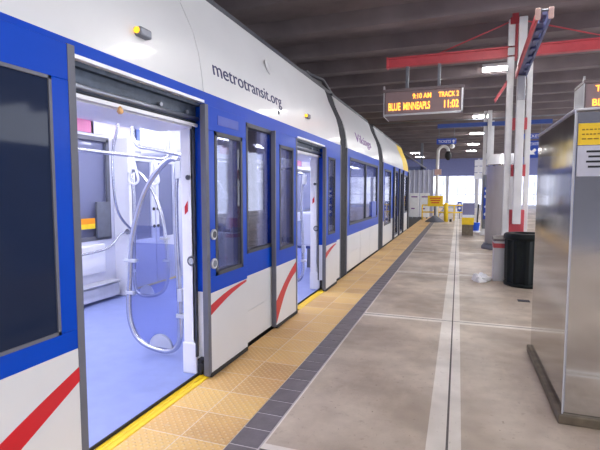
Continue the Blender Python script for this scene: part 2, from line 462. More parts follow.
ln.build('inner_wall', PLASTIC, TR)

# --- opposite wall
XW = -4.95
ow = MB()
def owcol(a, b, hs):
    z = 0.
    for h0, h1 in hs+[(2.66, 2.66)]:
        if h0 > z: ow.box(XW-.1, XW, a, b, z, h0)
        z = h1
owcol(-1.5, 3.6, []); owcol(3.6, 5.36, [(.92, 2.36)]); owcol(5.36, 5.86, []); owcol(5.86, 7.14, [(.0, 2.25)]); owcol(7.14, 7.5, [])
owcol(7.5, 9.6, [(.95, 2.3)]); owcol(9.6, 9.8, []); owcol(9.8, 12, [(.95, 2.3)]); owcol(12, 13, []); owcol(13, 16.5, [(.95, 2.3)]); owcol(16.5, 19.4, [])
ow.build('far_wall', PANEL, TR)
for a, b, z0, z1 in ((3.6, 5.36, .92, 2.36), (7.5, 9.6, .95, 2.3), (9.8, 12, .95, 2.3), (13, 16.5, .95, 2.3)):
    fr = MB()
    fr.box(XW-.02, XW+.012, a-.03, b+.03, z0-.03, z0+.03); fr.box(XW-.02, XW+.012, a-.03, b+.03, z1-.03, z1+.03)
    fr.box(XW-.02, XW+.012, a-.03, a+.03, z0, z1); fr.box(XW-.02, XW+.012, b-.03, b+.03, z0, z1)
    wf = fr.build('window_frame', SEAL, TR)
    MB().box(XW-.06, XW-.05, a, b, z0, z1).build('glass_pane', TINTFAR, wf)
# opposite pair of closed door leaves
for a, b in ((5.88, 6.49), (6.51, 7.12)):
    lf = MB()
    lf.box(XW-.09, XW-.03, a, b, .0, .8); lf.box(XW-.09, XW-.03, a, b, 2.1, 2.25)
    lf.box(XW-.09, XW-.03, a, a+.09, .8, 2.1); lf.box(XW-.09, XW-.03, b-.09, b, .8, 2.1)
    dl = lf.build('far_door_leaf', PANEL, TR, .006)
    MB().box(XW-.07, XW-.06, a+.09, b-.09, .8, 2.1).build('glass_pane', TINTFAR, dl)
    for z in (1.0, 1.3):
        MB().tube([(XW-.03, b-.045 if a < 6 else a+.045, z), (XW-.015, b-.045 if a < 6 else a+.045, z)], .028, 16).build('door_button', BLACK, dl)
MB().box(XW-.09, XW+.03, 5.86, 7.14, 0., .012).build('far_sill', YELLOW, TR)
# heater ledge, grab tube and folded seat panel under the far window
h = MB(); h.box(XW, XW+.16, 1.2, 5.36, .05, .24, 0); h.box(XW, XW+.2, 1.2, 5.36, .26, .285, 0); h.build('heater_cover', STEEL2, TR, .008)
h = MB(); h.box(XW, XW+.07, 3.0, 5.2, .42, .84); h.build('folded_seat', PLASTIC, TR, .02)
MB().tube(smooth_path([(-4.8, 4.3, .74), (-4.78, 4.85, .75), (-4.76, 5.15, .80), (-4.72, 5.33, .96), (-4.72, 5.46, 1.0)]), .017).build('grab_rail', CHROME, TR)
st = MB(); st.box(XW+.03, XW+.034, 4.80, 5.05, 1.14, 1.22, 0); st.box(XW+.03, XW+.034, 4.80, 5.05, 1.07, 1.14, 1); st.build('safety_sticker', [ORANGE, YELLOW], TR)
MB().box(XW+.015, XW+.05, 5.08, 5.33, .93, 1.45).build('notice_holder', GREYSTEEL, TR, .006)
# column between far window and far door
cl = MB(); cl.box(XW, XW+.3, 5.46, 5.6, .0, 2.4); cl.box(XW, XW+.2, 5.62, 5.72, 0, 2.4)
cl.build('far_door_column', PLASTIC, TR, .015)
MB().tube([(XW+.3, 5.44, 1.0), (XW+.3, 5.4, 1.0)], .045, 16).build('rail_socket', CHROME, TR)
# advertising cards and cove over the far windows
ad = MB()
cx = -1.2; i = 0
while cx < 15:
    ad.box(XW+.002, XW+.02, cx, cx+.85, 2.43, 2.62, (0, 1, 2, 0, 3)[i % 5]); cx += .9; i += 1
ad.build('advert_card', [mat('card_blue', (120, 140, 205), .5), mat('card_pink', (205, 120, 160), .5), mat('card_pale', (220, 215, 235), .5), mat('card_lilac', (170, 150, 210), .5)], TR)
# floor, sills, ceiling
MB().box(XO+.03, XI+.04, -1.5, 19.4, -.2, .0).build('cabin_floor', TRAINFLOOR, TR)
for a, b in (D1, D2):
    s = MB(); s.box(-2.105, -1.985, a, b, -.02, .012, 0); s.box(-2.005, -1.985, a, b, -.05, .0, 0)
    for k in range(3): s.box(-2.09+k*.03, -2.083+k*.03, a, b, .012, .016, 0)
    s.build('door_sill', YELLOW, TR)
MB().box(XO+.1, XI, -1.5, 19.4, 2.60, 2.655).build('cabin_ceiling', PLASTIC, TR)
for x in (-2.75, -4.15):
    MB().box(x-.07, x+.07, -1.2, 7.7, 2.575, 2.6).build('cabin_lamp', LEDSTRIP, TR)
    MB().box(x-.07, x+.07, 8.5, 19.2, 2.575, 2.6).build('cabin_lamp', LEDSTRIP, TR)
MB().box(-5, -2.14, -1.6, -1.5, 0, 2.6).build('cab_bulkhead', PANEL, TR)
MB().box(-5, -2.14, 19.3, 19.38, 0, 2.6).build('cab_bulkhead', PANEL, TR)

# --- doorway headers, tracks and jambs
for (a, b), zt in ((D1, 2.36), (D2, 2.33)):
    h = MB(); h.box(-2.06, -2.018, a, b+.005, zt-.022, zt, 0); h.build('header_trim', SIGNWHITE, TR)
    h = MB(); h.box(-2.15, -2.10, a-.05, b+.02, 2.18, zt, 0); h.box(-2.11, -2.06, a-.05, b+.02, zt-.05, zt-.022, 0)
    tr_ = h.build('door_track', TRACKM, TR)
    h = MB(); h.tube([(-2.085, a-.04, 2.205), (-2.085, b, 2.205)], .018); 
    for q in (b-.16, b-.5): h.tube([(-2.09, q, 2.24), (-2.07, q, 2.24)], .016, 12)
    h.build('door_rail', ALU, tr_)
    h = MB(); h.box(-2.12, -2.10, a-.05, b+.02, 2.165, 2.18, 1); h.box(-2.52, -2.12, a-.05, b+.06, 2.13, 2.18, 0); h.box(-2.10, -2.085, a-.05, b+.02, 2.14, 2.165, 0); h.box(-2.52, -2.46, a-.05, b+.06, 2.2, 2.6, 0)
    h.build('door_soffit', [PLASTIC, BLACK], TR)
def disc(name, m, parent, c, r, n=24):
    q = MB(); q.lathe([(r, 0), (r, .012), (r*.72, .018), (r*.7, .006)], (0, 0, 0), n)
    bmesh.ops.rotate(q.bm, verts=q.bm.verts, cent=(0, 0, 0), matrix=Matrix.Rotation(PI/2, 3, 'X'))
    bmesh.ops.translate(q.bm, verts=q.bm.verts, vec=c)
    return q.build(name, m, parent)
def jamb(y, w0, w1):
    p = MB(); p.box(w0, w1, y, y+.16, .0, 2.2); p.box(w0, w1+.01, y-.025, y, .0, .28)
    j = p.build('door_pillar', PLASTIC, TR, .012)
    xm = (w0+w1)/2
    disc('lock_barrel', SEAL, j, (xm+.01, y, 1.72), .022)
    lb = disc('lock_barrel', SEAL, j, (xm+.035, y, 1.0), .046)
    disc('lock_core', SIGNSILVER, lb, (xm+.035, y-.008, 1.0), .026)
    q = MB(); q.prism([(xm-.03, 1.40), (xm-.0, 1.43), (xm+.0, 1.52), (xm-.03, 1.47)], 'y', y-.005, y); q.build('warning_decal', RED, j)
    q = MB(); q.box(-2.09, -2.045, y-.06, y+.01, .02, .16); q.tube([(-2.06, y-.05, .12), (-2.035, y-.05, .06)], .03, 12); q.box(-2.04, -2.01, y-.05, y, .02, .09)
    q.build('guide_roller', BLACK, j, .006)
    MB().box(w1+.002, w1+.016, y-.03, y+.04, .16, 2.2).build('jamb_gasket', DARKGREY, j)
jamb(3.30, -2.262, -2.126); jamb(6.90, -2.27, -2.13)

# --- outside door leaves, slid along the body
LX0, LX1 = -2.005, -1.962
def swoosh(y0, y1, pts_top, pts_bot):
    return [(y, z) for y, z in pts_top] + [(y, z) for y, z in reversed(pts_bot)]
def leaf(y0, y1, ztop, win, seal_side, glassmat, red):
    a, b = y0, y1
    mb = MB()
    if win:
        wy0, wy1, wz0, wz1 = win
        for (p, q) in ((.03, wz0), (wz1, ztop)):
            if p < ZB < q: mb.box(LX0, LX1, a, b, p, ZB, 0); mb.box(LX0, LX1, a, b, ZB, q, 1)
            else: mb.box(LX0, LX1, a, b, p, q, 1)
        mb.box(LX0, LX1, a, wy0, wz0, wz1, 1); mb.box(LX0, LX1, wy1, b, wz0, wz1, 1)
    lf = mb.build('door_leaf', [WHITE, BLUE], TR, .004)
    s = MB()
    for yy in seal_side: s.box(LX0-.002, LX1+.003, yy-(.013 if yy == 4.70 else .024), yy+(.013 if yy == 4.70 else .024), .03, ztop+.003)
    s.build('edge_seal', SEAL, lf)
    wy0, wy1, wz0, wz1 = win
    fr = MB(); t_ = .035 if glassmat is not DARKGLASS else .018
    fr.box(LX0+.005, LX1+.004, wy0, wy1, wz0, wz0+t_); fr.box(LX0+.005, LX1+.004, wy0, wy1, wz1-t_, wz1)
    fr.box(LX0+.005, LX1+.004, wy0, wy0+t_, wz0, wz1); fr.box(LX0+.005, LX1+.004, wy1-t_, wy1, wz0, wz1)
    wf = fr.build('window_frame', SEAL if glassmat is DARKGLASS else DARKGREY, lf)
    MB().box(LX0+.02, LX1-.004, wy0+t_, wy1-t_, wz0+t_, wz1-t_).build('glass_pane', glassmat, wf)
    MB().box(LX0, LX1+.012, a+.02, b-.02, .012, .045).build('bottom_seal', BLACK, lf)
    r = MB(); r.prism(red, 'x', LX1-.001, LX1+.003); r.build('red_swoosh', RED, lf)
    return lf
def curve(y0, z0, y1, z1, bulge, n=10):
    out = []
    for k in range(n+1):
        t = k/n; out.append((y0+(y1-y0)*t, z0+(z1-z0)*t + bulge*math.sin(PI*t)))
    return out
# left leaf of the near doorway (sweeping out of the frame), right leaf, left leaf of the second doorway, its right leaf
leaf(.9, 1.90, 2.375, (1.0, 1.755, .845, 2.185), (1.885,), DARKGLASS, curve(.92, .20, 1.863, .63, .02)+curve(1.863, .55, .92, .05, -.0)[0:])
lr = leaf(3.225, 3.965, 2.31, (3.36, 3.875, .87, 2.11), (3.24,), TINT, curve(3.268, .635, 3.94, .73, .02)+curve(3.94, .712, 3.268, .55, .02))
for z in (1.235, .985):
    q = MB(); q.lathe([(.046, 0), (.046, .014), (.036, .02), (.03, .012)], (0, 0, 0), 24)
    bmesh.ops.rotate(q.bm, verts=q.bm.verts, cent=(0, 0, 0), matrix=Matrix.Rotation(PI/2, 3, 'Y'))
    bmesh.ops.translate(q.bm, verts=q.bm.verts, vec=(LX1, 3.318, z))
    db = q.build('door_button', SIGNSILVER, lr)
    q = MB(); q.tube([(LX1+.012, 3.318, z), (LX1+.02, 3.318, z)], .028, 20); q.build('button_cap', DARKGREY if z > 1.1 else GREYSTEEL, db)
MB().box(LX1, LX1+.003, 3.42, 3.80, 2.17, 2.25).build('door_notice', mat('faded_notice', (52, 76, 175), .4), lr)
leaf(4.69, 5.425, 2.28, (4.825, 5.29, .91, 2.14), (5.402, 4.70), TINT, curve(4.72, .33, 5.39, .70, .03)+curve(5.39, .57, 4.72, .07, .1))
leaf(6.73, 7.44, 2.28, (6.89, 7.32, .9, 2.15), (6.745,), TINT, curve(6.74, .62, 7.38, .715, .02)+curve(7.38, .70, 6.74, .53, .02))

# --- window strip between the leaves
fr = MB(); a, b = W1
for q in ((a, b, .965, 1.0), (a, b, 2.25, 2.29), (a, a+.03, .965, 2.29), (b-.03, b, .965, 2.29)): fr.box(-2.07, -2.016, *q)
fr.box(-2.11, -2.06, 4.29, 4.42, 1.0, 2.25)
wf = fr.build('window_frame', DARKGREY, TR)
MB().box(-2.045, -2.035, a+.03, b-.03, 1.0, 2.25).build('glass_pane', CLEAR, wf)
ap = MB(); ap.box(XF, XF+.006, 4.05, 4.83, .04, .37); ap.box(XF, XF+.006, 4.05, 4.83, .385, .735)
ap.build('access_panel', WHITE, TR, .003)

# --- articulation bellows
def bellows(y0, y1):
    mb = MB(); n = 14; rows = []
    prof = [(-2.04, -.25)] + [(-2.04, z) for z in (.4, .9, 1.6, 2.3)] + [(x-.004, z) for x, z in PROF[1:]] + [(-3.0, 3.44)]
    for i in range(n+1):
        y = y0+(y1-y0)*i/n; d = .035 if i % 2 else 0
        rows.append([mb.bm.verts.new((x-d, y, z)) for x, z in prof])
    for a, b in zip(rows, rows[1:]):
        for k in range(len(prof)-1): mb.bm.faces.new((a[k], a[k+1], b[k+1], b[k]))
    o = mb.build('articulation_bellows', BELLOW, TR); so = o.modifiers.new('thick', 'SOLIDIFY'); so.thickness = .03; so.offset = -1
    return o
bellows(7.86, 8.44); bellows(12.0, 12.8)
for y in (7.9, 8.40, 12.04, 12.76):
    MB().box(-2.12, -2.016, y-.03, y+.03, 0, 2.43).build('section_frame', SEAL, TR)

# --- windows of the further sections
def strip_window(y0, y1, z0, z1, posts):
    fr = MB()
    for q in ((y0, y1, z0, z0+.05), (y0, y1, z1-.05, z1), (y0, y0+.05, z0, z1), (y1-.05, y1, z0, z1)): fr.box(-2.08, -2.015, *q)
    for p in posts: fr.box(-2.07, -2.02, p-.04, p+.04, z0, z1)
    o = fr.build('window_frame', DARKGREY, TR)
    MB().box(-2.05, -2.04, y0+.05, y1-.05, z0+.05, z1-.05).build('glass_pane', TINT, o)
strip_window(8.62, 11.85, .93, 2.27, [10.3])
strip_window(13.0, 14.35, .6, 2.25, [])
strip_window(15.2, 16.05, .1, 2.3, [])
strip_window(16.5, 17.4, .1, 2.3, [])
strip_window(17.7, 19.2, .75, 2.25, [])
for y in (14.9, 16.3, 17.55, 19.3):
    MB().box(-2.1, -1.97, y-.1, y+.1, .03, 2.4).build('door_post', DARKGREY, TR)
lp = MB()
for a, b in ((8.5, 9.65), (9.67, 10.8), (10.82, 11.95)):
    lp.box(XF, XF+.005, a, b, .06, .38); lp.box(XF, XF+.005, a, b, .40, .72)
lp.build('access_panel', WHITE, TR, .002)
MB().box(-2.018, -2.008, 11.0, 11.6, .95, 1.35).build('window_sticker', SIGNBLUE, TR)

# --- marker lamps, lettering
def marker(y, z, lit=True):
    x = -2.045
    b = MB(); b.box(x-.04, x+.05, y-.005, y+.115, z-.038, z+.022)
    o = b.build('marker_lamp', GREYSTEEL, TR, .012)
    q = MB(); q.tube([(x+.02, y-.012, z-.005), (x+.02, y+.03, z-.005)], [.02, .03], 12); q.build('amber_lens', AMBER, o)
marker(2.50, 2.668)
marker(5.98, 2.66)
q = MB(); q.lathe([(.025, 0), (.025, .012), (.016, .02)], (0, 0, 0), 16)
bmesh.ops.rotate(q.bm, verts=q.bm.verts, cent=(0, 0, 0), matrix=Matrix.Rotation(PI/2, 3, 'Y')); bmesh.ops.translate(q.bm, verts=q.bm.verts, vec=(-2.04, 4.97, 2.53)); q.build('chime_speaker', SEAL, TR)
q = MB(); q.lathe([(.06, 0), (.06, .01)], (0, 0, 0), 20)
bmesh.ops.rotate(q.bm, verts=q.bm.verts, cent=(0, 0, 0), matrix=Matrix.Rotation(PI/2-.45, 3, 'Y')); bmesh.ops.scale(q.bm, verts=q.bm.verts, vec=(1, 1, 1.6)); bmesh.ops.translate(q.bm, verts=q.bm.verts, vec=(-2.165, 4.95, 3.06)); q.build('antenna_patch', mat('pale_grey_patch', (190, 190, 195), .5), TR)
lean = Vector((-.16, 0, 1))
text('metrotransit.org', 'lettering', NAVY, TR, (-2.034, 3.50, 2.575), (0, 1, 0), lean, .165, 1.60, .004)
text('Vikings', 'lettering', PURPLE, TR, (-2.034, 9.25, 2.59), (0, 1, 0), lean, .24, 1.75, .004)

# --- windscreens and handrails inside
LOOP = [(-2.46, 1.89), (-2.56, 1.90), (-2.70, 1.79), (-2.84, 1.61), (-2.95, 1.36), (-3.02, 1.1), (-3.045, .85), (-3.075, .45), (-3.04, .24), (-2.93, .11), (-2.71, .05), (-2.56, .075), (-2.49, .17), (-2.475, .35), (-2.485, .8), (-2.50, 1.24), (-2.50, 1.60), (-2.47, 1.86)]
def windscreen(y, mirror=False, off=0.):
    X_ = (lambda x: -7.07-x-off) if mirror else (lambda x: x+off)
    pts = [(X_(x), y, z) for x, z in LOOP]
    o = MB().tube(smooth_path(pts, 5), .026, 12).build('windscreen_rail', CHROME, TR)
    gp = [(X_(x), z) for x, z in LOOP if z < 1.15] + [(X_(-2.50), 1.1)]
    g_ = MB(); g_.prism(gp, 'y', y-.006, y+.006); g_.build('glass_pane', SCREEN, o)
    for (x, z, w_, h_) in ((-3.03, .92, .14, .03), (-2.46, .62, .05, .12), (-2.46, .42, .09, .04), (-2.45, 1.80, .06, .16), (-3.05, .60, .1, .03)):
        MB().box(X_(x-w_/2), X_(x+w_/2), y-.03, y+.03, z-h_/2, z+h_/2).build('glass_clamp', SIGNSILVER, o, .005)
    d_ = MB(); d_.prism([(X_(-2.70+.13*math.cos(t)), .085+.13*math.sin(t)) for t in [PI*k/12 for k in range(13)]], 'y', y-.012, y+.012); d_.build('glass_foot', SIGNSILVER, o)
windscreen(3.56)
windscreen(5.40, True, -.05)
windscreen(5.36)
windscreen(7.14)
windscreen(7.6, True)
def rail(pts, r=.018, sub=6): return MB().tube(smooth_path(pts, sub), r, 10).build('grab_rail', CHROME, TR)
rail([(-3.3, 1.2, 1.985), (-3.3, 2.5, 1.985), (-3.3, 4.3, 1.98), (-3.3, 4.5, 2.0), (-3.3, 4.58, 2.12), (-3.3, 4.6, 2.6)])
rail([(-4.30, 4.9, 2.62), (-4.35, 4.9, 2.40), (-4.42, 4.9, 2.15), (-4.43, 4.9, 1.7), (-4.45, 5.0, 1.3), (-4.56, 5.38, 1.03)])
rail([(-3.03, 3.6, 2.62), (-3.01, 3.6, 2.3), (-3.0, 3.6, 2.12), (-2.93, 3.6, 2.035), (-2.8, 3.6, 2.01), (-2.4, 3.6, 1.93)])
rail([(-3.55, 6.9, 2.62), (-3.55, 6.9, 1.4), (-3.55, 6.9, 0)])
rail([(-3.0, 5.0, 1.99), (-3.0, 6.5, 1.99), (-3.0, 8.2, 1.99)])
MB().lathe([(.012, 0), (.022, .012), (.014, .035), (.005, .05)], (-2.075, 2.375, 2.10), 14).build('rail_joint', mat('orange_lit_joint', (230, 180, 120), .4, .3), TR)  # orange light on the joint is put into this warm colour
# straps hanging from the longitudinal rail
for y in (3.95, 4.3):
    MB().tube(smooth_path([(-3.3, y, 1.97), (-3.27, y, 1.85), (-3.24, y, 1.72), (-3.3, y, 1.68), (-3.36, y, 1.72), (-3.33, y, 1.85), (-3.3, y, 1.97)]), .012, 8).build('hand_strap', PLASTIC, TR)
# equipment housing under the ceiling
b = MB(); b.box(-4.1, -3.35, 5.0, 5.9, 2.06, 2.6); b.build('ceiling_housing', PLASTIC, TR, .09, 4)
b = MB(); b.box(-3.4, -3.2, 5.02, 5.5, 2.02, 2.34); b.build('destination_display_box', PANEL, TR, .02)
# seats by the near windows and on the far side
def seat(x, y, face):
    s = MB(); s.box(x-.22, x+.22, y-.22, y+.22, .42, .5); o = s.build('passenger_seat', SEATM, TR, .03)
    s = MB(); yb = y-.24*face; s.box(x-.22, x+.22, yb-.04, yb+.04, .48, 1.18); s.build('seat_back', PANEL, o, .04)
    s = MB(); s.box(x-.05, x+.05, y-.05, y+.05, 0, .42); s.build('seat_pedestal', GREYSTEEL, o)
seat(-2.42, 4.35, 1); seat(-2.42, 5.0, -1)
for x in (-4.6, -4.12): seat(x, 8.3, 1); seat(x, 9.2, 1); seat(x, 10.1, 1)
for x in (-2.45, -2.93): seat(x, 8.9, 1); seat(x, 10.6, 1)

# ------------------------------------------------------------------ gantries
def gantry(y, label, xs3, ztop, beam, beam_mat, red):
    t = thing('sign_gantry', label, 'gantry', (sum(xs3)/3, y, 0))
    for k, x in enumerate(xs3):
        yy = y+(0, -.09, .05)[k]; w_ = (.058, .07, .042)[k]
        cm = MB(); cm.box(x-w_, x+w_, yy-.06, yy+.06, (.04, .98, .04)[k], ztop-(.0, .0, .35)[k]); cm.build('column', GWHITE, t, .008)
    p = MB()
    for z in (.0,): p.box(xs3[0]-.08, xs3[2]+.08, y-.2, y+.16, 0, .04)
    p.box(xs3[0]+.03, xs3[2]-.02, y-.05, y+.1, .04, 1.25)
    p.build('base_post', red, t, .01)
    for z in (2.0, 2.88):
        p = MB(); p.box(xs3[0]+.04, xs3[2]-.03, y-.05, y+.05, z-.11, z+.11); p.build('spacer_plate', red, t)
    return t
G1 = gantry(9.5, 'near steel gantry with white triple columns and red cross beam holding the lit signs', (.872, 1.054, 1.216), 4.82, None, None, GRED)
b = MB(); b.box(-1.44, 3.8, 9.44, 9.56, 4.13, 4.16, 0); b.box(-1.44, 3.8, 9.44, 9.56, 4.30, 4.33, 0); b.box(-1.44, 3.8, 9.48, 9.52, 4.16, 4.30, 0); b.box(-1.46, -1.43, 9.43, 9.57, 4.12, 4.34, 0)
b.build('cross_beam', GRED, G1)
for x0, x1, fm in ((.845, .955, GRED), (.99, 1.115, BLUESTEEL)):
    b = MB()
    q = [b.bm.verts.new(p) for p in ((x0, 6.3, 3.71), (x0+.03, 6.3, 3.71), (x0+.03, 6.3, 3.82), (x0, 6.3, 3.82), (x1, 9.5, 3.73), (x1+.03, 9.5, 3.73), (x1+.03, 9.5, 3.85), (x1, 9.5, 3.85))]
    for fc in ((0, 1, 2, 3), (7, 6, 5, 4), (0, 4, 5, 1), (1, 5, 6, 2), (2, 6, 7, 3), (3, 7, 4, 0)): b.bm.faces.new([q[v] for v in fc])
    b.build('cantilever_arm', fm, G1)
for x0 in (.83, .975): MB().box(x0, x0+.06, 6.26, 6.3, 3.695, 3.83).build('arm_end_cap', mat('pink_lit_cap', (240, 205, 195), .5), G1, .01)  # pale pink carries the light on the end plates in their colour
b = MB(); b.prism([(.88, 6.6), (.98, 6.6), (1.10, 9.4), (.98, 9.4)], 'z', 3.76, 3.82)
for k in range(6): b.box(.92+.025*k, 1.0+.025*k, 6.8+k*.42, 6.92+k*.42, 3.73, 3.84)
b.tube([(.95, 6.36, 3.80), (.96, 6.9, 3.80), (1.06, 8.6, 3.80)], .03); b.build('conduit_tray', BLUESTEEL, G1)
b = MB(); b.tube([(.9, 6.28, 3.80), (1.03, 6.28, 3.80)], .014); b.build('arm_brace', GREYSTEEL, G1)
b = MB(); b.box(.985, 1.12, 9.3, 9.40, 3.3, 3.74); b.build('arm_bracket', SIGNSILVER, G1, .01)
b = MB(); b.box(.88, .98, 9.45, 9.65, 4.1, 4.95); b.box(.84, 1.05, 9.42, 9.66, 4.72, 4.84); b.build('top_post', GRED, G1)
b = MB(); b.prism([(.62, 3.3), (.82, 3.62), (.82, 3.72), (.6, 3.36)], 'y', 9.46, 9.54); b.build('knee_brace', GRED, G1)
for p in ((-.45, 9.5, 4.33), (2.55, 9.5, 4.3)):
    MB().tube([(.95, 9.5, 4.83), p], .013).build('tie_rod', GRED, G1)

G2 = gantry(17.7, 'further steel gantry with white triple columns and blue cross beam behind the near one', (.86, 1.0, 1.12), 4.5, None, None, GWHITE)
MB().box(-.8, 3.0, 17.62, 17.78, 3.96, 4.1).build('cross_beam', GBLUE, G2)
MB().box(.84, 1.02, 17.45, 17.6, .25, 2.2).build('service_box', GREYSTEEL, G2, .01)

# ------------------------------------------------------------------ departure signs
def led_sign(x0, x1, z0, z1, y, label, rows, hang):
    d = .68
    t = thing('departure_sign', label, 'sign', ((x0+x1)/2, y, z0), 'lit departure signs on the gantry')
    h = MB(); h.box(x0, x1, y+.02, y+d, z0, z1-.03); h.box(x0-.02, x1+.02, y-.03, y+d, z1-.06, z1, 0)
    h.build('housing', SIGNGREY, t, .006)
    MB().box(x0+.03, x1-.05, y+.0, y+.02, z0+.04, z1-.06).build('display_panel', SIGNFACE, t)
    e = MB(); e.box(x0-.012, x0+.0, y-.02, y+d+.02, z0-.005, z1-.01); e.box(x1-.04, x1, y-.012, y+.02, z0, z1-.06); e.box(x0, x1, y-.012, y+.02, z0, z0+.035)
    e.prism([(y-.02, z1-.02), (y+.02, z1+.08), (y+.1, z1)], 'x', x0-.02, x0+.01)
    e.build('end_trim', SIGNSILVER, t)
    for hx in hang: MB().box(hx-.03, hx+.03, y+.05, y+.15, z1-.02, 4.15).build('hanger', GREYSTEEL, t)
    for s_, tx, tz, hh, ww in rows: text(s_, 'led_text', LED, t, (tx, y-.004, tz), (1, 0, 0), (0, 0, 1), hh, ww, .006, bold=.018)
    return t
led_sign(-1.49, .045, 3.145, 3.68, 9.4, 'amber lit departure sign hanging from the left end of the red beam', [
    ('9:10 AM', -.92, 3.465, .10, .36), ('TRACK 2', -.42, 3.465, .10, .38),
    ('BLUE', -1.40, 3.25, .15, .24), ('MINNEAPLS', -1.10, 3.25, .15, .52), ('11:02', -.31, 3.25, .15, .27)], (-1.04, -.42))
led_sign(2.09, 3.62, 3.05, 3.59, 9.42, 'amber lit departure sign at the right edge above the steel cabinet', [
    ('TRACK 1', 2.26, 3.38, .11, .52), ('BLUE', 2.22, 3.13, .12, .34), ('AIRPORT', 2.66, 3.13, .12, .6)], (2.55, 3.2))

# blue hanging signs on the second gantry
def blue_sign(x0, x1, z0, z1, label, words, hang_to=3.97, arrow=None):
    t = thing('hanging_sign', label, 'sign', ((x0+x1)/2, 17.7, z0))
    MB().box(x0, x1, 17.66, 17.72, z0, z1).build('sign_panel', SIGNBLUE, t, .005)
    for s_, tx, tz, hh, ww in words: text(s_, 'lettering', SIGNWHITE, t, (tx, 17.656, tz), (1, 0, 0), (0, 0, 1), hh, ww, .006)
    if arrow:
        ax, az, sz, ang = arrow
        P_ = [(-.5, 0), (0, .5), (.5, 0), (.18, 0), (.18, -.5), (-.18, -.5), (-.18, 0)]
        ca, sa = math.cos(ang), math.sin(ang)
        a_ = MB(); a_.prism([(ax+sz*(p*ca-q*sa), az+sz*(p*sa+q*ca)) for p, q in P_], 'y', 17.648, 17.66); a_.build('arrow', SIGNWHITE, t)
    if hang_to:
        for hx in (x0+.08, x1-.08): MB().tube([(hx, 17.7, z1), (hx, 17.7, hang_to)], .012).build('hanger', GREYSTEEL, t)
blue_sign(-.82, -.12, 3.36, 3.57, 'blue hanging TICKETS sign left of the second gantry', [('TICKETS', -.76, 3.41, .1, .44)], arrow=(-.22, 3.46, .12, 0))
blue_sign(2.1, 2.76, 3.45, 3.63, 'blue hanging TICKETS sign partly behind the right column, above the arrow sign', [('TICKETS', 2.16, 3.49, .1, .54)])
blue_sign(2.2, 2.74, 2.78, 3.38, 'blue EXIT sign with white arrow hung under the right TICKETS sign', [('EXIT', 2.32, 3.22, .1, .3)], 3.44, arrow=(2.42, 2.99, .26, PI*.75))

# gooseneck camera
t = thing('camera_pole', 'tall white gooseneck pole with black dome security camera rising behind the yellow warning sign', 'security camera', (-1.1, 25.4, 0))
MB().tube(smooth_path([(-1.1, 25.4, 0), (-1.1, 25.4, 1.5), (-1.1, 25.4, 3.55), (-1.0, 25.4, 3.92), (-.8, 25.4, 4.02), (-.6, 25.4, 3.9), (-.57, 25.4, 3.7)]), .085).build('pole', GWHITE, t)
MB().lathe([(.04, .2), (.13, .13), (.18, 0), (.17, -.15), (.09, -.28), (.01, -.31)], (-.57, 25.4, 3.58), 16).build('camera_dome', BLACK, t)
MB().lathe([(.01, -.13), (.1, -.08), (.13, 0), (.1, .08), (.01, .13)], (-.38, 25.4, 4.0), 14).build('antenna', GWHITE, t)
MB().box(-1.25, -.9, 25.28, 25.5, 2.5, 2.8).build('junction_box', mat('pinkish_box', (205, 170, 165), .5), t)

# hanging spot near the second gantry
t = thing('pendant_speaker', 'small pale pendant speaker hanging between the two gantries', 'speaker', (1.55, 17.0, 3.0))
MB().lathe([(.01, .0), (.1, .03), (.06, .12), (.02, .2)], (1.55, 17., 2.95), 14).build('horn', GWHITE, t)
MB().tube([(1.55, 17., 3.1), (1.55, 17., 4.75)], .012).build('cord', DARKGREY, t)

# ------------------------------------------------------------------ platform furniture
# foreground stainless cabinet
t = thing('steel_cabinet', 'large brushed stainless steel cabinet in the right foreground with yellow label', 'cabinet', (1.35, 4.15, 0))
c = MB(); c.box(.715, 1.95, 3.42, 4.87, .06, 2.13); c.build('body', STEEL, t, .012)
c = MB(); c.box(.685, 1.98, 3.39, 4.90, 0, .07); c.build('base_trim', SKIRT, t, .01)
c = MB(); c.box(.705, 1.96, 3.41, 4.88, 2.13, 2.145); c.build('top_cap', STEEL2, t, .004)
c = MB(); c.box(.709, .716, 3.405, 3.417, .07, 2.13); c.build('corner_strip', STEEL2, t)
c = MB(); c.box(.735, 1.05, 3.414, 3.42, 1.905, 2.045); lb = c.build('yellow_label', LABELY, t)
c = MB()
for k in range(3):
    x = .755
    while x < 1.03:
        w_ = random.uniform(.01, .03); c.box(x, x+w_, 3.412, 3.415, 2.0-k*.03, 2.008-k*.03); x += w_+.008
c.build('small_print', mat('label_ink', (150, 110, 20), .6), lb)
c = MB(); c.box(.735, 1.05, 3.415, 3.42, 1.70, 1.90); pn = c.build('paper_notice', mat('notice_film', (196, 196, 210), .4, var=.06, scale=9), t)
c = MB()
for k in range(4): c.box(.785+.012*(k % 2), 1.03, 3.412, 3.416, 1.855-k*.033, 1.868-k*.033)
c.build('printed_lines', INK, pn)

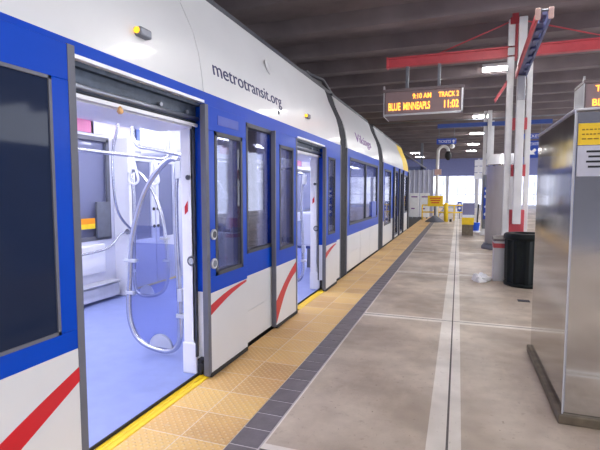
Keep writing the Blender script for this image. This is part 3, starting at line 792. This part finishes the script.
# trash can
t = thing('trash_can', 'dark green ribbed trash can beside the steel cabinet', 'trash can', (1.12, 8.42, 0))
n = 44; c = MB(); prof = [(.325, .03), (.335, .1), (.345, .78), (.35, .8)]
rings = []
for r, z in prof:
    rings.append([c.bm.verts.new((1.12+(r-(.022 if (k % 4) >= 2 and .02 < z < .79 else 0))*math.cos(2*PI*k/n), 8.42+(r-(.022 if (k % 4) >= 2 and .02 < z < .79 else 0))*math.sin(2*PI*k/n), z)) for k in range(n)])
for a, b in zip(rings, rings[1:]):
    for k in range(n): c.bm.faces.new((a[k], a[(k+1) % n], b[(k+1) % n], b[k]))
c.bm.faces.new(rings[0][::-1]); c.bm.faces.new(rings[-1])
c.build('ribbed_body', GREEN, t)
MB().lathe([(.31, 0), (.34, 0), (.345, .05), (.32, .055)], (1.12, 8.42, 0), 40).build('base_ring', GREEN, t)
MB().lathe([(.35, .79), (.365, .80), (.365, .86), (.34, .89), (.2, .895), (.18, .86)], (1.12, 8.42, 0), 40).build('rim', GREEN, t)

# narrow steel receptacle with the red band
t = thing('ash_receptacle', 'narrow grey steel receptacle with red band left of the green trash can', 'receptacle', (.71, 8.75, 0))
MB().box(.62, .80, 8.6, 8.9, .0, .72).build('body', STEEL2, t, .01)
MB().box(.612, .808, 8.592, 8.908, .60, .68).build('red_band', GRED, t)
MB().prism([(8.59, .72), (8.91, .72), (8.91, .80), (8.59, .76)], 'x', .61, .81).build('lid', SIGNGREY, t)

# crumpled white litter
bm = MB(); bmesh.ops.create_icosphere(bm.bm, subdivisions=3, radius=1)
for v in bm.bm.verts:
    d = 1+.22*math.sin(7*v.co.x+3*v.co.y)+.18*math.sin(9*v.co.y+5*v.co.z)+random.uniform(-.08, .08)
    v.co = Vector((.42+v.co.x*.14*d, 8.5+v.co.y*.15*d, .045+max(-.045, v.co.z*.09*d)))
tag(bm.build('plastic_bag', PAPER), 'crumpled white bag on the platform floor beside the narrow receptacle', 'litter')
c = MB(); c.box(.86, 1.02, 7.1, 7.22, .0, .006)
for k in range(5): c.box(.875+k*.03, .885+k*.03, 7.11, 7.21, .006, .009)
tag(c.build('floor_drain', DARKGREY), 'small dark drain plate set in the concrete in front of the trash can', 'drain')

# stainless clad column
t = thing('clad_pillar', 'rounded stainless steel clad pillar cabinet behind the trash can', 'pillar', (1.18, 13.6, 0))
MB().lathe([(.45, .14), (.45, 2.3), (.455, 2.31), (.455, 2.33), (.44, 2.34), (.38, 2.62), (.05, 2.64)], (1.18, 13.6, 0), 32).build('cladding', STEEL2, t)
MB().lathe([(.54, 0), (.54, .06), (.47, .16), (.44, .16)], (1.18, 13.6, 0), 32).build('base_flare', SEAL, t)
MB().lathe([(.458, 2.28), (.466, 2.29), (.466, 2.33), (.458, 2.34)], (1.18, 13.6, 0), 32).build('band', STEEL, t)

# conduit along the ceiling ribs
tag(MB().tube([(-6, 20.6, 4.66), (8, 20.6, 4.66)], .025).build('ceiling_conduit', GREYSTEEL), 'thin grey conduit running across under the ceiling ribs beyond the signs', 'conduit')

# ------------------------------------------------------------------ far end of the platform
t = thing('warning_sign', 'yellow warning sign on a single post at the far platform end', 'sign', (-1.15, 24.6, 0))
MB().box(-1.53, -.75, 24.55, 24.58, .82, 1.38).build('sign_panel', YELLOW, t, .01)
q = MB()
for z, a, b in ((1.22, -1.42, -.86), (1.10, -1.38, -.9), (.98, -1.34, -.94)): q.box(a, b, 24.543, 24.55, z, z+.06)
q.build('red_lines', mat('sign_red', (215, 70, 40), .5), t)
MB().tube([(-1.15, 24.6, 0), (-1.15, 24.6, 1.3)], .05).build('post', GREYSTEEL, t)
MB().lathe([(.5, 0), (.5, .03), (.12, .3), (.05, .34)], (-1.15, 24.6, 0), 16).build('base', SEAL, t)
t = thing('safety_railing', 'yellow tubular railing across the far platform end behind the warning sign', 'railing', (-.6, 26., 0))
for z in (.84, .45): MB().tube([(-1.9, 26, z), (.75, 26, z)], .035).build('rail', YELLOW, t)
for x in (-1.9, -1.05, -.2, .75): MB().tube([(x, 26, 0), (x, 26, .86)], .035).build('post', YELLOW, t)
t = thing('bollard', 'stout yellow bollard right of the warning sign', 'bollard', (-.6, 24.9, 0))
MB().lathe([(.11, 0), (.11, .92), (.08, .98), (.02, 1.0)], (-.6, 24.9, 0), 16).build('post', YELLOW, t)
MB().box(-.42, -.3, 24.85, 24.95, .0, .14).build('foot', BLACK, t)
for i, (x0, x1, z1, lab) in enumerate(((-2.75, -2.2, 1.5, 'tall white hoarding panel at far left nearest the train nose'), (-2.15, -1.6, 1.5, 'white hoarding panel standing right beside the railing end'))):
    t = thing('hoarding_panel', lab, 'hoarding', ((x0+x1)/2, 27.5, 0))
    MB().box(x0, x1, 27.46, 27.54, .08, z1).build('board', SIGNWHITE, t, .01)
    q = MB(); q.box(x0+.1, x1-.1, 27.44, 27.46, 1.25, 1.32); q.box(x0+.1, x0+.3, 27.44, 27.46, .55, .62); q.build('markings', PURPLE, t)
    q = MB(); q.box(x0+.1, x0+.18, 27.3, 27.7, 0, .08); q.box(x1-.18, x1-.1, 27.3, 27.7, 0, .08); q.build('foot', GREYSTEEL, t)
t = thing('equipment_cabinet', 'grey lavender equipment cabinet with yellow band left of the blue bucket', 'cabinet', (.33, 17.4, 0))
MB().box(.15, .53, 17.2, 17.6, 0, .40).build('base', SKIRT, t, .01)
MB().box(.14, .55, 17.18, 17.62, .40, .66).build('yellow_band', YELLOW, t, .01)
MB().box(.16, .54, 17.2, 17.6, .66, .76).build('white_band', SIGNWHITE, t)
MB().box(.16, .56, 17.2, 17.6, .76, 1.18).build('top_box', mat('board_lavender', (130, 130, 165), .5), t, .01)
t = thing('wayfinding_sign', 'small blue wayfinding sign with white discs beyond the yellow banded cabinet', 'sign', (.08, 27.8, 0))
MB().box(-.04, .2, 27.78, 27.82, .45, 1.0).build('panel', SIGNBLUE, t)
q = MB()
for z in (.85, .62): q.tube([(.08, 27.78, z), (.08, 27.77, z)], .07, 16)
q.build('white_disc', SIGNWHITE, t)
MB().tube([(.08, 27.81, 0), (.08, 27.81, .5)], .03).build('post', GREYSTEEL, t)
t = thing('mop_bucket', 'blue mop bucket with black handle beside the second gantry base', 'bucket', (.66, 18.9, 0))
q = MB(); q.lathe([(.13, 0.05), (.17, .36), (.18, .38), (.15, .37)], (.66, 18.9, 0), 16); q.build('bucket', mat('bucket_blue', (30, 90, 215), .4), t)
MB().tube([(.72, 18.95, .1), (.76, 19.0, 1.1)], .03).build('mop_handle', BLACK, t)
MB().lathe([(.2, 0), (.2, .05), (.14, .06)], (.66, 18.9, 0), 16).build('wheel_base', SIGNWHITE, t)
t = thing('lightbox_sign', 'white stacked lightbox sign hanging left of the second gantry columns', 'sign', (.72, 19.2, 2.1))
for k in range(3): MB().box(.58, .88, 19.15, 19.3, 2.1+k*.26, 2.33+k*.26).build('panel', SIGNWHITE, t, .01)
MB().box(.70, .76, 19.2, 19.26, 0, 2.9).build('post', GWHITE, t)
q = MB().box(.86, 1.02, 17.42, 17.45, .6, 1.75).build('blue_banner', SIGNBLUE, G2)
for z, w_ in ((1.62, .05), (1.42, .06), (1.05, .05), (.78, .06)): MB().tube([(.94, 17.42, z), (.94, 17.412, z)], w_, 14).build('white_disc', SIGNWHITE, q)
t = thing('slatted_screen', 'tall pale lavender slatted screen standing behind the warning sign', 'screen', (-2.3, 29.5, 0))
MB().box(-3.3, -1.5, 29.45, 29.5, .0, 2.95).build('panel', mat('screen_lavender', (178, 180, 205), .6), t)
for k in range(7): MB().box(-3.3+k*.29, -3.24+k*.29, 29.38, 29.45, 0, 2.98).build('slat', LAVWALL, t)
# overhead line beyond the train nose
t = thing('overhead_wire_bracket', 'dark overhead wire and bracket running beyond the train nose', 'overhead wire', (-2.4, 22, 3.3))
MB().tube([(-2.6, 20.9, 3.45), (-2.0, 30, 3.1)], .04).build('wire', DARKGREY, t)
MB().box(-3.2, -2.0, 29.9, 30.05, 2.9, 3.2).build('bracket', BLUESTEEL, t)
MB().box(-2.35, -2.2, 29.9, 30.05, 0, 4.7).build('mast', GREYSTEEL, t)

# ------------------------------------------------------------------ ceiling lights
def lamp(x, y, label):
    t = thing('ceiling_light', label, 'ceiling light', (x, y, 4.7), 'ceiling lights in rows under the ribs')
    MB().box(x-.36, x+.36, y-.19, y+.19, 4.72, 4.80).build('housing', GWHITE, t)
    for k in (-1, 1): MB().box(x-.33, x+.33, y+k*.10-.06, y+k*.10+.06, 4.695, 4.72).build('diffuser', LAMP, t)
    return t
right = [-4.5, .4, 6.4, 12.6, 20.2, 26.1, 31.9, 37.]
names = {12.6: 'nearest bright strip light, left of the gantry columns', 20.2: 'second strip light of the right row, seen just left of the further gantry top', 26.1: 'third strip light of the right row above the second gantry',
         31.9: 'fourth strip light of the right row', 37.: 'farthest strip light of the right row', 6.4: 'strip light overhead in front of the gantry, outside the frame', .4: 'strip light overhead of the camera position', -4.5: 'strip light behind the camera position'}
for y in right: lamp(.85, y, names[y])
for y, l in ((37.6, 'nearer small strip light of the left row beyond the train nose'), (42., 'farther small strip light of the left row beyond the train nose')): lamp(-3.4, y, l)

# ------------------------------------------------------------------ world, camera
struct('wall_front_added', MB().box(-12, 12, YB-3.3, YB-3., -.75, 5.4), WALLC)  # unseen wall added to darken what the steel cabinet mirrors
for x, ys_ in ((5.6, (-2, 5, 12, 19, 26)), (-6.6, (0, 8, 16, 24))):  # hidden lamp rows added to give back light the rear wall cuts off
    for y in ys_: lamp(x, y, 'unseen strip light added over the far platform side to brighten the ceiling' if x > 0 else 'unseen strip light added over the other track to brighten roof and ceiling')
wd = bpy.data.worlds.new('World'); S.world = wd; wd.use_nodes = True
bg = wd.node_tree.nodes['Background']
bg.inputs['Color'].default_value = (.86, .90, 1.0, 1); bg.inputs['Strength'].default_value = 1.6

cam = bpy.data.cameras.new('Camera'); co = bpy.data.objects.new('Camera', cam); COL.objects.link(co)
f_px, VX, VY = 446., 458.5, 191.5
cam.sensor_width = 36; cam.lens = f_px/600*36; cam.clip_start = .05
p = math.atan((225-VY)/f_px); yaw = math.atan((VX-300)/math.hypot(f_px, 225-VY))
co.location = (0, 0, 1.6); co.rotation_euler = (PI/2-p, 0, yaw)
S.camera = co
S.view_settings.view_transform = 'Standard'; S.view_settings.look = 'None'
S.view_settings.exposure = 1.22; S.view_settings.gamma = 1; S.view_settings.use_curve_mapping = False
